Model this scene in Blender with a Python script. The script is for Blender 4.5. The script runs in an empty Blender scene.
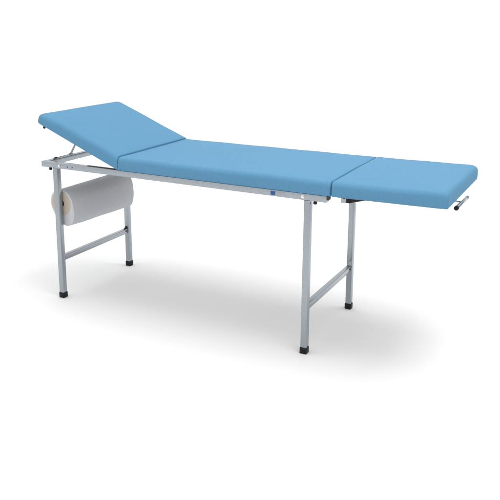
import bpy, bmesh, math, random
from mathutils import Vector, Matrix
random.seed(4)
sc = bpy.context.scene
COL = sc.collection

# ------------------------------------------------------------------ materials
def new_mat(name):
    m = bpy.data.materials.new(name); m.use_nodes = True
    nt = m.node_tree
    return m, nt, nt.nodes['Principled BSDF']
def noise(nt, scale, detail=4, rough=.6, stretch=None):
    tc = nt.nodes.new('ShaderNodeTexCoord'); n = nt.nodes.new('ShaderNodeTexNoise')
    n.inputs['Scale'].default_value = scale; n.inputs['Detail'].default_value = detail
    n.inputs['Roughness'].default_value = rough
    if stretch:
        mp = nt.nodes.new('ShaderNodeMapping'); mp.inputs['Scale'].default_value = stretch
        nt.links.new(tc.outputs['Object'], mp.inputs['Vector']); nt.links.new(mp.outputs[0], n.inputs['Vector'])
    else:
        nt.links.new(tc.outputs['Object'], n.inputs['Vector'])
    return n.outputs['Fac']
def ramp(nt, fac, stops):
    r = nt.nodes.new('ShaderNodeValToRGB'); e = r.color_ramp.elements
    for i, (p, c) in enumerate(stops):
        k = e[i] if i < 2 else e.new(p)
        k.position = p; k.color = (*c, 1)
    nt.links.new(fac, r.inputs[0]); return r.outputs[0]
def bump(nt, b, fac, dist, strength=1.0, prev=None):
    n = nt.nodes.new('ShaderNodeBump'); n.inputs['Distance'].default_value = dist
    n.inputs['Strength'].default_value = strength
    nt.links.new(fac, n.inputs['Height'])
    if prev: nt.links.new(prev, n.inputs['Normal'])
    nt.links.new(n.outputs[0], b.inputs['Normal']); return n.outputs[0]

def mix_light(c, k): return tuple(min(1, v*k) for v in c)

# light blue leatherette
M_VINYL, nt, b = new_mat('blue_leatherette')
base = (.102, .265, .422)
c1 = ramp(nt, noise(nt, 210, 5, .85), [(.3, mix_light(base, .86)), (.7, mix_light(base, 1.14))])
nt.links.new(c1, b.inputs['Base Color'])
b.inputs['Roughness'].default_value = .62; b.inputs['Specular IOR Level'].default_value = .10
p = bump(nt, b, noise(nt, 7, 2, .5), .006, .35)
v = nt.nodes.new('ShaderNodeTexVoronoi'); v.inputs['Scale'].default_value = 420
tc = nt.nodes.new('ShaderNodeTexCoord'); nt.links.new(tc.outputs['Object'], v.inputs['Vector'])
bump(nt, b, v.outputs['Distance'], .0006, .5, p)

# galvanised, slightly blue steel tube
M_STEEL, nt, b = new_mat('grey_steel_tube')
c1 = ramp(nt, noise(nt, 150, 5, .75), [(.25, (.31, .345, .375)), (.75, (.385, .42, .455))])
nt.links.new(c1, b.inputs['Base Color'])
b.inputs['Metallic'].default_value = .85
rr = nt.nodes.new('ShaderNodeMapRange'); rr.inputs['To Min'].default_value = .16; rr.inputs['To Max'].default_value = .34
nt.links.new(noise(nt, 18, 4, .6, (3, 3, .3)), rr.inputs['Value']); nt.links.new(rr.outputs[0], b.inputs['Roughness'])
bump(nt, b, noise(nt, 160, 3), .0006, .3)

M_CHROME, nt, b = new_mat('chrome'); b.inputs['Metallic'].default_value = 1
b.inputs['Base Color'].default_value = (.46, .50, .54, 1); b.inputs['Roughness'].default_value = .16

M_BOLT, nt, b = new_mat('zinc_bolt'); b.inputs['Metallic'].default_value = 1
b.inputs['Base Color'].default_value = (.80, .76, .72, 1); b.inputs['Roughness'].default_value = .22

M_BLACK, nt, b = new_mat('black_plastic')
b.inputs['Base Color'].default_value = (.006, .006, .008, 1); b.inputs['Roughness'].default_value = .5
b.inputs['Specular IOR Level'].default_value = .25
bump(nt, b, noise(nt, 500, 2), .0004, .4)

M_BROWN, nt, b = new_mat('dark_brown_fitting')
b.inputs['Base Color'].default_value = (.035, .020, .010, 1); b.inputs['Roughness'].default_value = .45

M_BOARD, nt, b = new_mat('plywood_base')
nt.links.new(ramp(nt, noise(nt, 20, 4, .6, (1, 12, 1)), [(.3, (.15, .13, .11)), (.7, (.22, .19, .165))]), b.inputs['Base Color'])
b.inputs['Roughness'].default_value = .7

# crepe paper, grey with fine speckle
M_PAPER, nt, b = new_mat('crepe_paper')
nt.links.new(ramp(nt, noise(nt, 260, 4, .8), [(.32, (.47, .49, .53)), (.68, (.64, .66, .70))]), b.inputs['Base Color'])
b.inputs['Roughness'].default_value = .95; b.inputs['Specular IOR Level'].default_value = .1
p = bump(nt, b, noise(nt, 14, 3), .006, .4)
bump(nt, b, noise(nt, 420, 3, .7), .0012, .6, p)

# cut end of the roll: many layers seen edge-on
M_ROLLEND, nt, b = new_mat('roll_end_layers')
tc = nt.nodes.new('ShaderNodeTexCoord')
w = nt.nodes.new('ShaderNodeTexWave'); w.wave_type = 'RINGS'; w.rings_direction = 'Y'
w.inputs['Scale'].default_value = 90; w.inputs['Distortion'].default_value = 2.5; w.inputs['Detail'].default_value = 2
nt.links.new(tc.outputs['Object'], w.inputs['Vector'])
nt.links.new(ramp(nt, w.outputs['Fac'], [(.1, (.44, .37, .29)), (.9, (.62, .54, .45))]), b.inputs['Base Color'])
b.inputs['Roughness'].default_value = .9
bump(nt, b, w.outputs['Fac'], .001, .6)

M_BLUE, nt, b = new_mat('sticker_blue'); b.inputs['Base Color'].default_value = (.004, .085, .26, 1); b.inputs['Roughness'].default_value = .35
M_PALE, nt, b = new_mat('sticker_pale'); b.inputs['Base Color'].default_value = (.48, .51, .55, 1); b.inputs['Roughness'].default_value = .35
M_PALE2, nt, b = new_mat('sticker_film'); b.inputs['Base Color'].default_value = (.31, .33, .36, 1); b.inputs['Roughness'].default_value = .35

M_FLOOR, nt, b = new_mat('white_studio_floor')
nt.links.new(ramp(nt, noise(nt, 1.2, 3), [(.3, (.798, .798, .798)), (.7, (.806, .806, .806))]), b.inputs['Base Color'])
b.inputs['Roughness'].default_value = 1; b.inputs['Specular IOR Level'].default_value = 0

# ------------------------------------------------------------------ mesh helpers
def link(name, bm, mats, parent=None, smooth=40, loc=None):
    bmesh.ops.recalc_face_normals(bm, faces=bm.faces)
    me = bpy.data.meshes.new(name); bm.to_mesh(me); bm.free()
    for m in (mats if isinstance(mats, (list, tuple)) else [mats]): me.materials.append(m)
    o = bpy.data.objects.new(name, me); COL.objects.link(o)
    if smooth:
        for f in me.polygons: f.use_smooth = True
        me.set_sharp_from_angle(angle=math.radians(smooth))
    if parent: o.parent = parent
    if loc: o.location = loc
    return o
def box(bm, lo, hi, bev=.002, seg=2, mtx=None, mi=0):
    r = bmesh.ops.create_cube(bm, size=1)
    vs = r['verts']
    for v in vs:
        v.co = Vector([(lo[i]+hi[i])/2 + v.co[i]*(hi[i]-lo[i]) for i in range(3)])
    if bev:
        es = list({e for v in vs for e in v.link_edges})
        g = bmesh.ops.bevel(bm, geom=es, offset=bev, segments=seg, affect='EDGES', profile=.5)
        vs = list({v for f in g['faces'] for v in f.verts} | {v for v in vs if v.is_valid})
    fs = {f for v in vs for f in v.link_faces}
    for f in fs: f.material_index = mi
    if mtx: bmesh.ops.transform(bm, matrix=mtx, verts=list({v for f in fs for v in f.verts}))
    return fs
def tube(bm, a, b_, r, seg=20, bev=0, cap=True, mi=0):
    a, b_ = Vector(a), Vector(b_); d = b_-a
    R = d.to_track_quat('Z', 'Y').to_matrix().to_4x4()
    rings = []
    prof = [(0, r)] if not bev else [(0, r-bev), (bev*.3, r-bev*.3), (bev, r)]
    prof2 = [(d.length-z, q) for z, q in reversed(prof)]
    for z, q in prof+prof2:
        rings.append([bm.verts.new(Vector(a) + (R @ Vector((q*math.cos(2*math.pi*i/seg), q*math.sin(2*math.pi*i/seg), z)))) for i in range(seg)])
    for k in range(len(rings)-1):
        for i in range(seg):
            f = bm.faces.new((rings[k][i], rings[k][(i+1) % seg], rings[k+1][(i+1) % seg], rings[k+1][i])); f.material_index = mi
    if cap:
        bm.faces.new(rings[0]).material_index = mi; bm.faces.new(rings[-1]).material_index = mi
def beam(bm, a, b_, w, h, bev=.002):
    """rectangular tube between two points, width w across, height h upwards"""
    a, b_ = Vector(a), Vector(b_); d = (b_-a); L = d.length; x = d.normalized()
    up = Vector((0, 0, 1)) if abs(x.z) < .9 else Vector((0, 1, 0))
    y = up.cross(x).normalized(); z = x.cross(y)
    m = Matrix((x, y, z)).transposed().to_4x4(); m.translation = a
    box(bm, (0, -w/2, -h/2), (L, w/2, h/2), bev, 2, m)

def pad(L, W, t, r_side, k0, k1, rc0, rc1, crown, xf, rc1_far=None):
    """Upholstered pad from x=0..L, y=0..W, z=0..t.
    k0,k1: how far the rounding reaches in at the x=0 and x=L ends (1 = as the long sides);
    rc0,rc1: plan radius of the corners; xf: function placing a local point."""
    bm = bmesh.new()
    prof = [(.010, 0), (.003, .0008), (.0008, .004), (0, .010), (-.0008, t*.35), (-.0004, t*.55)]
    n = 9
    for i in range(1, n+1):
        a = math.pi/2*i/n
        prof.append((r_side*(1-math.cos(a)), t-r_side + r_side*math.sin(a)))
    rem = min(W, L - .0)/2 - r_side - .012
    for i in range(1, 15):
        s = i/14
        prof.append((r_side + rem*s, t + crown*(1-(1-s)**2.2)))
    NC = 7; NX = 44; NY = 16
    def ring(ins, z):
        ex0 = min(ins, r_side)*k0 + max(0, ins-r_side); ex1 = min(ins, r_side)*k1 + max(0, ins-r_side)
        x0, x1, y0, y1 = ex0, L-ex1, ins, W-ins
        ra = max(rc0-ins*.5, .002); rb = max(rc1-ins*.5, .002)
        ra = min(ra, (y1-y0)/2*.95); rb = min(rb, (y1-y0)/2*.95)
        pts = []
        def arc(cx, cy, r, a0):
            for i in range(NC+1):
                a = a0+math.pi/2*i/NC; pts.append((cx+r*math.cos(a), cy+r*math.sin(a)))
        def seg(p, q, n_):
            for i in range(1, n_): pts.append((p[0]+(q[0]-p[0])*i/n_, p[1]+(q[1]-p[1])*i/n_))
        rf = rb if rc1_far is None else max(rc1_far-ins*.5, .002)
        rf = min(rf, (y1-y0)/2*.95)
        arc(x0+ra, y0+ra, ra, math.pi); seg((x0+ra, y0), (x1-rb, y0), NX)
        arc(x1-rb, y0+rb, rb, -math.pi/2); seg((x1, y0+rb), (x1, y1-rf), NY)
        arc(x1-rf, y1-rf, rf, 0); seg((x1-rf, y1), (x0+ra, y1), NX)
        arc(x0+ra, y1-ra, ra, math.pi/2); seg((x0, y1-ra), (x0, y0+ra), NY)
        return [bm.verts.new((x, y, z)) for x, y in pts]
    rings = [ring(*p) for p in prof]
    m = len(rings[0])
    for k in range(len(rings)-1):
        for i in range(m):
            bm.faces.new((rings[k][i], rings[k][(i+1) % m], rings[k+1][(i+1) % m], rings[k+1][i]))
    bm.faces.new(rings[0]); bm.faces.new(rings[-1])
    for v in bm.verts:
        # hand-made unevenness: the stuffing is never dead flat
        x, y, z = v.co
        u = z/t
        wob = .0022*math.sin(9.1*x+3*y+L*7)*math.sin(6.3*y+1.3+L) + .0010*math.sin(23*x+L*11)*math.sin(17*y)
        v.co.z += wob*max(0, u-.4)
        if y < .01 or y > W-.01:
            v.co.y += (.0014*math.sin(11*x+L*5) + .0007*math.sin(31*x+2))*(1 if y < .01 else -1)*min(1, u*2)*min(1, (1.05-u)*2)*(1 if 0.05 < x < L-.05 else .3)
        v.co = Vector(xf(*v.co))
    return bm

# ------------------------------------------------------------------ dimensions
H = .70                                   # underside of the rails
W = .5704                                 # between leg centres, front to back
XL = 1.371                                # between leg centres, along the couch
RW, RH = .030, .030
X0, X1 = -.0866, 1.457                    # ends of the rails
ZB = H + RH
Y0, Y1 = -.025, .604                      # pads, front and back edges
T = .0625
HX, FX, FE = .4018, 1.4769, 1.9487        # seams, foot end
HA, HL = .3774, .538                      # head section tilt and length
FT = .0139

root = bpy.data.objects.new('examination_couch', None); COL.objects.link(root)
root['label'] = 'three-section light blue padded examination couch on grey steel legs'
root['category'] = 'examination couch'
def part(name, bm, m, parent=None, label=None, **k):
    o = link(name, bm, m, parent or root, **k)
    if label: o['label'] = label
    return o

# ------------------------------------------------------------------ pads
PW = Y1-Y0
bm = pad(FX-HX-.0025, PW, T, .024, .12, .20, .005, .010, .0035, lambda x, y, z: (HX+.001+x, Y0+y, ZB+z))
seat = part('seat_pad', bm, M_VINYL, label='long middle pad, light blue leatherette', smooth=60)
ca, sa = math.cos(HA), math.sin(HA)
def headxf(x, y, z):                      # local x: 0 = free head end, HL = hinge end
    s = (HL-x)*(1-.048*y/PW)
    z *= 1-.27*(1-.9*y/PW)*max(0, 1-x/.16)**1.5
    s += z*math.tan(HA)*max(0, 1-s/.16)   # cut upright where it meets the middle pad
    return (HX-.001 - s*ca + z*sa, Y0+y, ZB + s*sa + z*ca)
bm = pad(HL, PW, T, .024, .65, .12, .030, .005, .004, headxf)
head = part('head_pad', bm, M_VINYL, label='raised head pad, light blue leatherette', smooth=60)
cf, sf = math.cos(FT), math.sin(FT)
def footxf(x, y, z): return (FX+.0015 + x*cf - z*sf, Y0+y, ZB + x*sf + z*cf)
bm = pad(FE-FX, PW, T, .024, .20, .95, .010, .010, .0035, footxf, .042)
foot = part('foot_pad', bm, M_VINYL, label='square foot pad, light blue leatherette', smooth=60)

# plywood under the raised head and pulled-out foot pads
bm = bmesh.new(); box(bm, (.030, .025, -.006), (HL-.02, PW-.025, .0006), .001, 1)
for v in bm.verts: v.co = Vector(headxf(*v.co))
part('base_board', bm, M_BOARD, head)
bm = bmesh.new(); box(bm, (.02, .025, -.006), (FE-FX-.03, PW-.025, .0006), .001, 1)
for v in bm.verts: v.co = Vector(footxf(*v.co))
part('base_board', bm, M_BOARD, foot)
bm = bmesh.new(); box(bm, (HX+.02, Y0+.045, ZB-.006), (FX-.02, Y1-.045, ZB+.0006), .001, 1,)
for v in bm.verts: v.co.z = max(v.co.z, ZB-.0012) if v.co.z < ZB else v.co.z
part('base_board', bm, M_BOARD, seat)
# little black buffers below the head end
for yy in (.020, PW-.020):
    bm = bmesh.new(); tube(bm, headxf(.047, yy, -.001), headxf(.047, yy, -.020), .0065, 14, .002)
    part('buffer', bm, M_BLACK, head)

# ------------------------------------------------------------------ frame
def rail(y):
    bm = bmesh.new(); box(bm, (X0, y-RW/2, H), (X1, y+RW/2, H+RH-.0015), .0025, 3)
    return part('side_rail', bm, M_STEEL)
r_near = rail(0); r_far = rail(W)
for y, r in ((0, r_near), (W, r_far)):
    bm = bmesh.new(); box(bm, (X1+.0004, y-RW/2+.002, H+.010), (X1+.009, y+RW/2-.001, H+RH-.003), .002, 2)
    part('end_plug', bm, M_BROWN, r)
bm = bmesh.new(); box(bm, (X0+.001, RW/2+.0005, H+.0005), (X0+RW, W-RW/2-.0005, H+RH-.002), .0025, 3)
er = part('end_rail', bm, M_STEEL)
bm = bmesh.new(); box(bm, (X1-.055, RW/2+.0005, H+.002), (X1-.027, W-RW/2-.0005, H+RH-.002), .0025, 3)
part('end_rail', bm, M_STEEL)
bm = bmesh.new(); box(bm, (.44, RW/2+.0005, H+.002), (.468, W-RW/2-.0005, H+RH-.002), .0025, 3)
part('end_rail', bm, M_STEEL)

# bolts and holes on the outer rail faces
def bolt(x, y, z, sgn, par, r=.0062):
    bm = bmesh.new(); tube(bm, (x, y, z), (x, y+sgn*.0022, z), r*1.25, 20, .0005)
    tube(bm, (x, y+sgn*.0022, z), (x, y+sgn*.0062, z), r*.8, 6, .0008)
    o = part('bolt', bm, M_BOLT, par, smooth=30); return o
def hole(x, z, par, y=-RW/2):
    bm = bmesh.new(); tube(bm, (x, y-.0006, z), (x, y+.002, z), .0032, 14)
    return part('screw', bm, M_BROWN, par)
for x in (.032, 1.352):
    bolt(x, -RW/2, H+.0145, -1, r_near); bolt(x, W+RW/2, H+.0145, 1, r_far)
for x in (.083, .114): hole(x, H+.013, r_near)
# black knobs below the rails
for x in (-.040, 1.402):
    for y, r in ((0, r_near), (W, r_far)):
        bm = bmesh.new(); tube(bm, (x, y, H), (x, y, H-.0035), .008, 16, .001)
        tube(bm, (x, y, H-.0035), (x, y, H-.016), .0078, 16, .003)
        part('knob', bm, M_BLACK, r)
# seam hinge, and a dark strip added as the shade line along the rail
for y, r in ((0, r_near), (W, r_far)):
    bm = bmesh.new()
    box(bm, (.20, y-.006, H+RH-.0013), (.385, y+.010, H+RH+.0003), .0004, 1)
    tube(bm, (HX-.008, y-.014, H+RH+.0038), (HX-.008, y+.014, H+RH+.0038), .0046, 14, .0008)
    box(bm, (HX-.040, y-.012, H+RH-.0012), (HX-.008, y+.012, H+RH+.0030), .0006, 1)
    part('hinge_and_shade_strip', bm, M_BROWN, r)

# head rest ratchets: slotted bar on the end rail and a stay up to the head board
for y in (.175, W-.175):
    bm = bmesh.new()
    d = 1 if y < W/2 else -1
    ya, yb = sorted((y-d*.125, y+d*.02))
    box(bm, (X0+RW-.012, ya, H+RH-.0018), (X0+RW+.004, yb, H+RH+.004), .001, 1)
    rb = part('ratchet_bar', bm, M_STEEL, er)
    bm = bmesh.new()
    for k in range(4):
        yy = y-d*(.022+.026*k)
        tube(bm, (X0+RW-.004, yy, H+RH+.0035), (X0+RW-.004, yy, H+RH+.0046), .004, 12)
    part('slot', bm, M_BROWN, rb)
    bm = bmesh.new(); tube(bm, (X0+RW+.002, y-d*.118, H+RH+.001), (X0+RW+.002, y-d*.118, H+RH+.010), .0075, 14, .002)
    part('ratchet_knob', bm, M_BROWN, rb)
    bm = bmesh.new()
    top = Vector((.030, y, ZB+(HX-.030)*math.tan(HA)-.006))
    tube(bm, (X0+RW, y, H+RH+.006), top, .0052, 14)
    tube(bm, (X0+RW, y-.010, H+RH+.006), (X0+RW, y+.010, H+RH+.006), .0065, 14, .001)
    tube(bm, top-Vector((0, .012, .002)), top+Vector((0, .012, -.002)), .006, 14, .001)
    part('stay', bm, M_STEEL)

# ------------------------------------------------------------------ legs
LT = .0285
def leg(xb, xt, y):
    bm = bmesh.new(); beam(bm, (xt, y, H-.0005), (xb, y, .026), LT, LT, .0022)
    o = part('leg', bm, M_STEEL)
    bm = bmesh.new()
    lo = .0165
    box(bm, (xb-lo, y-lo, 0), (xb+lo, y+lo, .030), .003, 3)
    part('foot_cap', bm, M_BLACK, o)
    bm = bmesh.new()
    box(bm, (xt-LT/2-.0006, y-LT/2-.0006, H-.006), (xt+LT/2+.0006, y+LT/2+.0006, H-.0006), .001, 1)
    part('leg_plate', bm, M_STEEL, o)
    return o
leg(-.009, 0, 0); leg(-.001, -.001, W); leg(XL, XL, 0); leg(XL+.003, XL, W)
# lower crossbars with small dark pivots and bright gusset at the far leg
for x, dx in ((-.004, 0), (XL, .001)):
    bm = bmesh.new(); box(bm, (x-.012, LT/2+.0006, .205), (x+.012, W-LT/2-.0006, .233), .0022, 3)
    cb = part('crossbar', bm, M_STEEL)
    bm = bmesh.new()
    yb = W-LT/2-.001
    if x > 1:      # small pale corner plate on the front face of the far leg
        vs = [(x-.011, .2345), (x+.0125, .2345), (x+.0125, .262)]
        A = [bm.verts.new((a, W-LT/2-.0030, c)) for a, c in vs]; B = [bm.verts.new((a, W-LT/2-.0004, c)) for a, c in vs]
    else:
        vs = [(yb-.022, .2335), (yb, .2335), (yb, .248)]
        A = [bm.verts.new((x-.003, a, c)) for a, c in vs]; B = [bm.verts.new((x+.003, a, c)) for a, c in vs]
    bm.faces.new(A); bm.faces.new(B)
    for i in range(3): bm.faces.new((A[i], A[(i+1) % 3], B[(i+1) % 3], B[i]))
    part('gusset', bm, M_PALE if x > 1 else M_BROWN, cb, smooth=0)
    bm = bmesh.new(); tube(bm, (x+.0115, W-.030, .222), (x+.0145, W-.030, .222), .0048, 14, .001)
    part('rivet', bm, M_BLACK, cb)

# ------------------------------------------------------------------ foot section carrier and pull handle
bm = bmesh.new()
box(bm, (1.497, .045, .692), (1.521, .075, .7285), .002, 2)
br = part('slide_bracket', bm, M_STEEL)
bm = bmesh.new(); tube(bm, (1.512, .0435, .714), (1.512, .046, .714), .005, 14, .0008)
part('screw', bm, M_BROWN, br)
bm = bmesh.new()
pr = [(1.5215, .694), (1.535, .6935), (1.555, .701), (1.59, .710), (1.62, .719), (1.62, .7285), (1.5215, .7285)]
A = [bm.verts.new((x, .047, z)) for x, z in pr]; B = [bm.verts.new((x, .074, z)) for x, z in pr]
bm.faces.new(A); bm.faces.new(B)
for i in range(len(pr)): bm.faces.new((A[i], A[(i+1) % len(pr)], B[(i+1) % len(pr)], B[i]))
part('slide_block', bm, M_BLACK, br)

HZ = .700
ha, hb = Vector((1.9465, .166, HZ)), Vector((1.9500, .354, HZ)); hu = (hb-ha).normalized()
bm = bmesh.new(); tube(bm, ha, hb, .0080, 28, .001)
hd = part('pull_handle', bm, M_CHROME)
bm = bmesh.new(); tube(bm, ha-hu*.0155, ha+hu*.0005, .0096, 24, .003)
part('handle_cap', bm, M_BLACK, hd)
bm = bmesh.new(); tube(bm, hb-hu*.0005, hb+hu*.005, .0085, 24, .003)
part('handle_cap', bm, M_CHROME, hd)
bm = bmesh.new(); tube(bm, (1.70, .268, HZ), (1.9480, .268, HZ), .0038, 14)
part('handle_rod', bm, M_CHROME, hd)
bm = bmesh.new(); box(bm, (1.69, .250, HZ-.008), (1.73, .286, ZB-.004), .002, 2)
part('rod_guide', bm, M_STEEL, hd)

# ------------------------------------------------------------------ maker's sticker on the near rail
yf = -RW/2
def plate(bm, x0, x1, z0, z1, y0, y1, mi=0, bev=0):
    box(bm, (x0, y0, z0), (x1, y1, z1), bev, 1, None, mi)
def letter_ring(bm, cx, cz, r, th, y0, y1, a0=0, a1=360):
    n = 18; pr = []
    for i in range(n+1):
        a = math.radians(a0+(a1-a0)*i/n)
        pr.append((Vector((cx+(r-th)*math.cos(a), 0, cz+(r-th)*math.sin(a))), Vector((cx+r*math.cos(a), 0, cz+r*math.sin(a)))))
    for i in range(n):
        q = [pr[i][0], pr[i][1], pr[i+1][1], pr[i+1][0]]
        f = [bm.verts.new((p.x, y0, p.z)) for p in q]; g = [bm.verts.new((p.x, y1, p.z)) for p in q]
        bm.faces.new(f); bm.faces.new(g)
        for j in range(4): bm.faces.new((f[j], f[(j+1) % 4], g[(j+1) % 4], g[j]))
bm = bmesh.new(); plate(bm, 1.2250, 1.2690, H+.0055, H+.0215, yf-.0003, yf+.0004)
st = part('maker_sticker', bm, M_PALE2, r_near, smooth=0)
bm = bmesh.new(); plate(bm, 1.2025, 1.2245, H+.0055, H+.0225, yf-.0004, yf+.0004)
part('emblem', bm, M_BLUE, st, smooth=0)
bm = bmesh.new()
y_a, y_b = yf-.0006, yf-.0002
plate(bm, 1.2275, 1.2300, H+.0075, H+.0205, y_a, y_b)
letter_ring(bm, 1.2375, H+.0120, .0052, .0018, y_a, y_b, -60, 250)
letter_ring(bm, 1.2488, H+.0120, .0052, .0018, y_a, y_b)
plate(bm, 1.2562, 1.2584, H+.0068, H+.0172, y_a, y_b)
letter_ring(bm, 1.2628, H+.0120, .0050, .0018, y_a, y_b)
part('lettering', bm, M_PALE, st, smooth=0)

# rod between the left legs
RX, RZ = -.005, .508
bm = bmesh.new(); tube(bm, (RX, LT/2+.0005, RZ), (RX, W-LT/2-.0005, RZ), .006, 16)
part('roll_rod', bm, M_BLACK)

# ------------------------------------------------------------------ paper roll (hangs on the couch: a thing of its own)
roll = bpy.data.objects.new('paper_roll', None); COL.objects.link(roll)
roll.location = (RX, LT/2+.008, RZ)
roll['label'] = 'wide grey crepe paper roll hanging between the two left legs'
roll['category'] = 'paper roll'
YL = W-LT-.018
bm = bmesh.new()
S = 64; RI, RO = .0180, .0640
def ringv(r, y): return [bm.verts.new((r*math.cos(2*math.pi*i/S), y, r*math.sin(2*math.pi*i/S)*1.02)) for i in range(S)]
L_ = [ringv(RI, 0), ringv(RO-.002, 0), ringv(RO, .003), ringv(RO, YL-.003), ringv(RO-.002, YL), ringv(RI, YL)]
for k in range(6):
    a, c = L_[k], L_[(k+1) % 6]
    for i in range(S):
        f = bm.faces.new((a[i], a[(i+1) % S], c[(i+1) % S], c[i]))
        f.material_index = 1 if k in (0, 4) else (2 if k == 5 else 0)
link('wound_paper', bm, [M_PAPER, M_ROLLEND, M_BLACK], roll, 40)
for y in (-.0005, YL-.0055):
    bm = bmesh.new(); tube(bm, (0, y, 0), (0, y+.006, 0), RI+.0002, 24); link('dark_bore', bm, M_BLACK, roll, 40)  # black discs closing the bore, coloured in for the dark inside it
# loose outer wrap sagging below the roll
P_ = [(-.005, .5785), (.033, .568), (.060, .538), (.0705, .495), (.0715, .452), (.064, .420), (.045, .396), (.018, .390), (-.012, .402),
      (-.040, .424), (-.063, .460), (-.0765, .500), (-.068, .543), (-.040, .570)]
def cr(pts, n=7):
    out = []; N = len(pts)
    for i in range(N):
        p0, p1, p2, p3 = [Vector(pts[(i+k-1) % N]) for k in range(4)]
        for j in range(n):
            t = j/n
            out.append(.5*((2*p1)+(-p0+p2)*t+(2*p0-5*p1+4*p2-p3)*t*t+(-p0+3*p1-3*p2+p3)*t**3))
    return out
loop = cr([(x-RX, z-RZ) for x, z in P_])
bm = bmesh.new(); NYY = 30; grid = []
for j in range(NYY+1):
    y = .004+(YL-.008)*j/NYY
    row = []
    for i, p in enumerate(loop):
        sag = max(0, -(p.y))/.13
        ww = sag*(.0010*math.sin(9*y+1)+.0006*math.sin(27*y+i*.1))
        row.append(bm.verts.new((p.x*(1+ww*4)+ww, y-.002, p.y-ww - .020*sag*(j/NYY))))
    grid.append(row)
n = len(loop)
for j in range(NYY):
    for i in range(n):
        bm.faces.new((grid[j][i], grid[j][(i+1) % n], grid[j+1][(i+1) % n], grid[j+1][i]))
bm.faces.new(grid[0]); bm.faces.new(grid[-1])
o = link('loose_sheet', bm, M_PAPER, roll, 70)

# ------------------------------------------------------------------ floor
bm = bmesh.new(); bmesh.ops.create_grid(bm, x_segments=8, y_segments=8, size=150)
fl = link('floor', bm, M_FLOOR, None, 0); fl['kind'] = 'structure'

# ------------------------------------------------------------------ studio light
wd = bpy.data.worlds.new('World'); sc.world = wd; wd.use_nodes = True
nt = wd.node_tree; bg = nt.nodes['Background']
tc = nt.nodes.new('ShaderNodeTexCoord'); sx = nt.nodes.new('ShaderNodeSeparateXYZ')
nt.links.new(tc.outputs['Generated'], sx.inputs[0])
# white cyclorama all round, with unseen darkening added low on +x to shade side faces
mr = nt.nodes.new('ShaderNodeMapRange'); mr.interpolation_type = 'SMOOTHSTEP'
mr.inputs['From Min'].default_value = .05; mr.inputs['From Max'].default_value = .45
mr.inputs['To Min'].default_value = 1.0; mr.inputs['To Max'].default_value = .06
nt.links.new(sx.outputs['X'], mr.inputs['Value'])
ml = nt.nodes.new('ShaderNodeMapRange'); ml.interpolation_type = 'SMOOTHSTEP'   # the added darkening is low: open above
ml.inputs['From Min'].default_value = .15; ml.inputs['From Max'].default_value = .45
nt.links.new(sx.outputs['Z'], ml.inputs['Value'])
mz = nt.nodes.new('ShaderNodeMath'); mz.operation = 'MAXIMUM'
nt.links.new(mr.outputs[0], mz.inputs[0]); nt.links.new(ml.outputs[0], mz.inputs[1])
cb = nt.nodes.new('ShaderNodeCombineColor')
mt = nt.nodes.new('ShaderNodeMapRange'); mt.interpolation_type = 'SMOOTHSTEP'   # world brightened overhead, added to deepen the shadow below
mt.inputs['From Min'].default_value = .35; mt.inputs['From Max'].default_value = .95
mt.inputs['To Min'].default_value = 1.01; mt.inputs['To Max'].default_value = 1.55
nt.links.new(sx.outputs['Z'], mt.inputs['Value'])
mm = nt.nodes.new('ShaderNodeMath'); mm.operation = 'MULTIPLY'
nt.links.new(mz.outputs[0], mm.inputs[0]); nt.links.new(mt.outputs[0], mm.inputs[1])
for k in range(3): nt.links.new(mm.outputs[0], cb.inputs[k])
nt.links.new(cb.outputs[0], bg.inputs['Color'])
bg.inputs['Strength'].default_value = 1.0

ld = bpy.data.lights.new('overhead_softbox', 'AREA'); ld.shape = 'RECTANGLE'; ld.size = 4.2; ld.size_y = 2.6
ld.energy = 190; ld.color = (1, .997, .99)
lo = bpy.data.objects.new('overhead_softbox', ld); COL.objects.link(lo)
lo.location = (3.2, .30, 7.5)
d = Vector((1.3, .28, .0))-lo.location
lo.rotation_euler = d.to_track_quat('-Z', 'Y').to_euler()

# ------------------------------------------------------------------ camera
cd = bpy.data.cameras.new('camera'); cam = bpy.data.objects.new('camera', cd); COL.objects.link(cam)
yaw, pitch, rl, f = .4859, -.2617, .0027, 719.7467
fw = Vector((-math.sin(yaw)*math.cos(pitch), math.cos(yaw)*math.cos(pitch), math.sin(pitch)))
r0 = fw.cross(Vector((0, 0, 1))).normalized(); u0 = r0.cross(fw)
r1 = math.cos(rl)*r0+math.sin(rl)*u0; u1 = -math.sin(rl)*r0+math.cos(rl)*u0
m = Matrix((r1, u1, -fw)).transposed().to_4x4(); m.translation = (2.4844, -2.7117, 1.4483)
cam.matrix_world = m
cd.sensor_width = 36; cd.lens = f/500*36
cd.shift_x = (250-241.0146)/500; cd.shift_y = (207.219-250)/500
cd.clip_start = .05; cd.clip_end = 1000
sc.camera = cam
sc.view_settings.view_transform = 'Standard'; sc.view_settings.look = 'None'
sc.view_settings.exposure = 0; sc.view_settings.gamma = 1
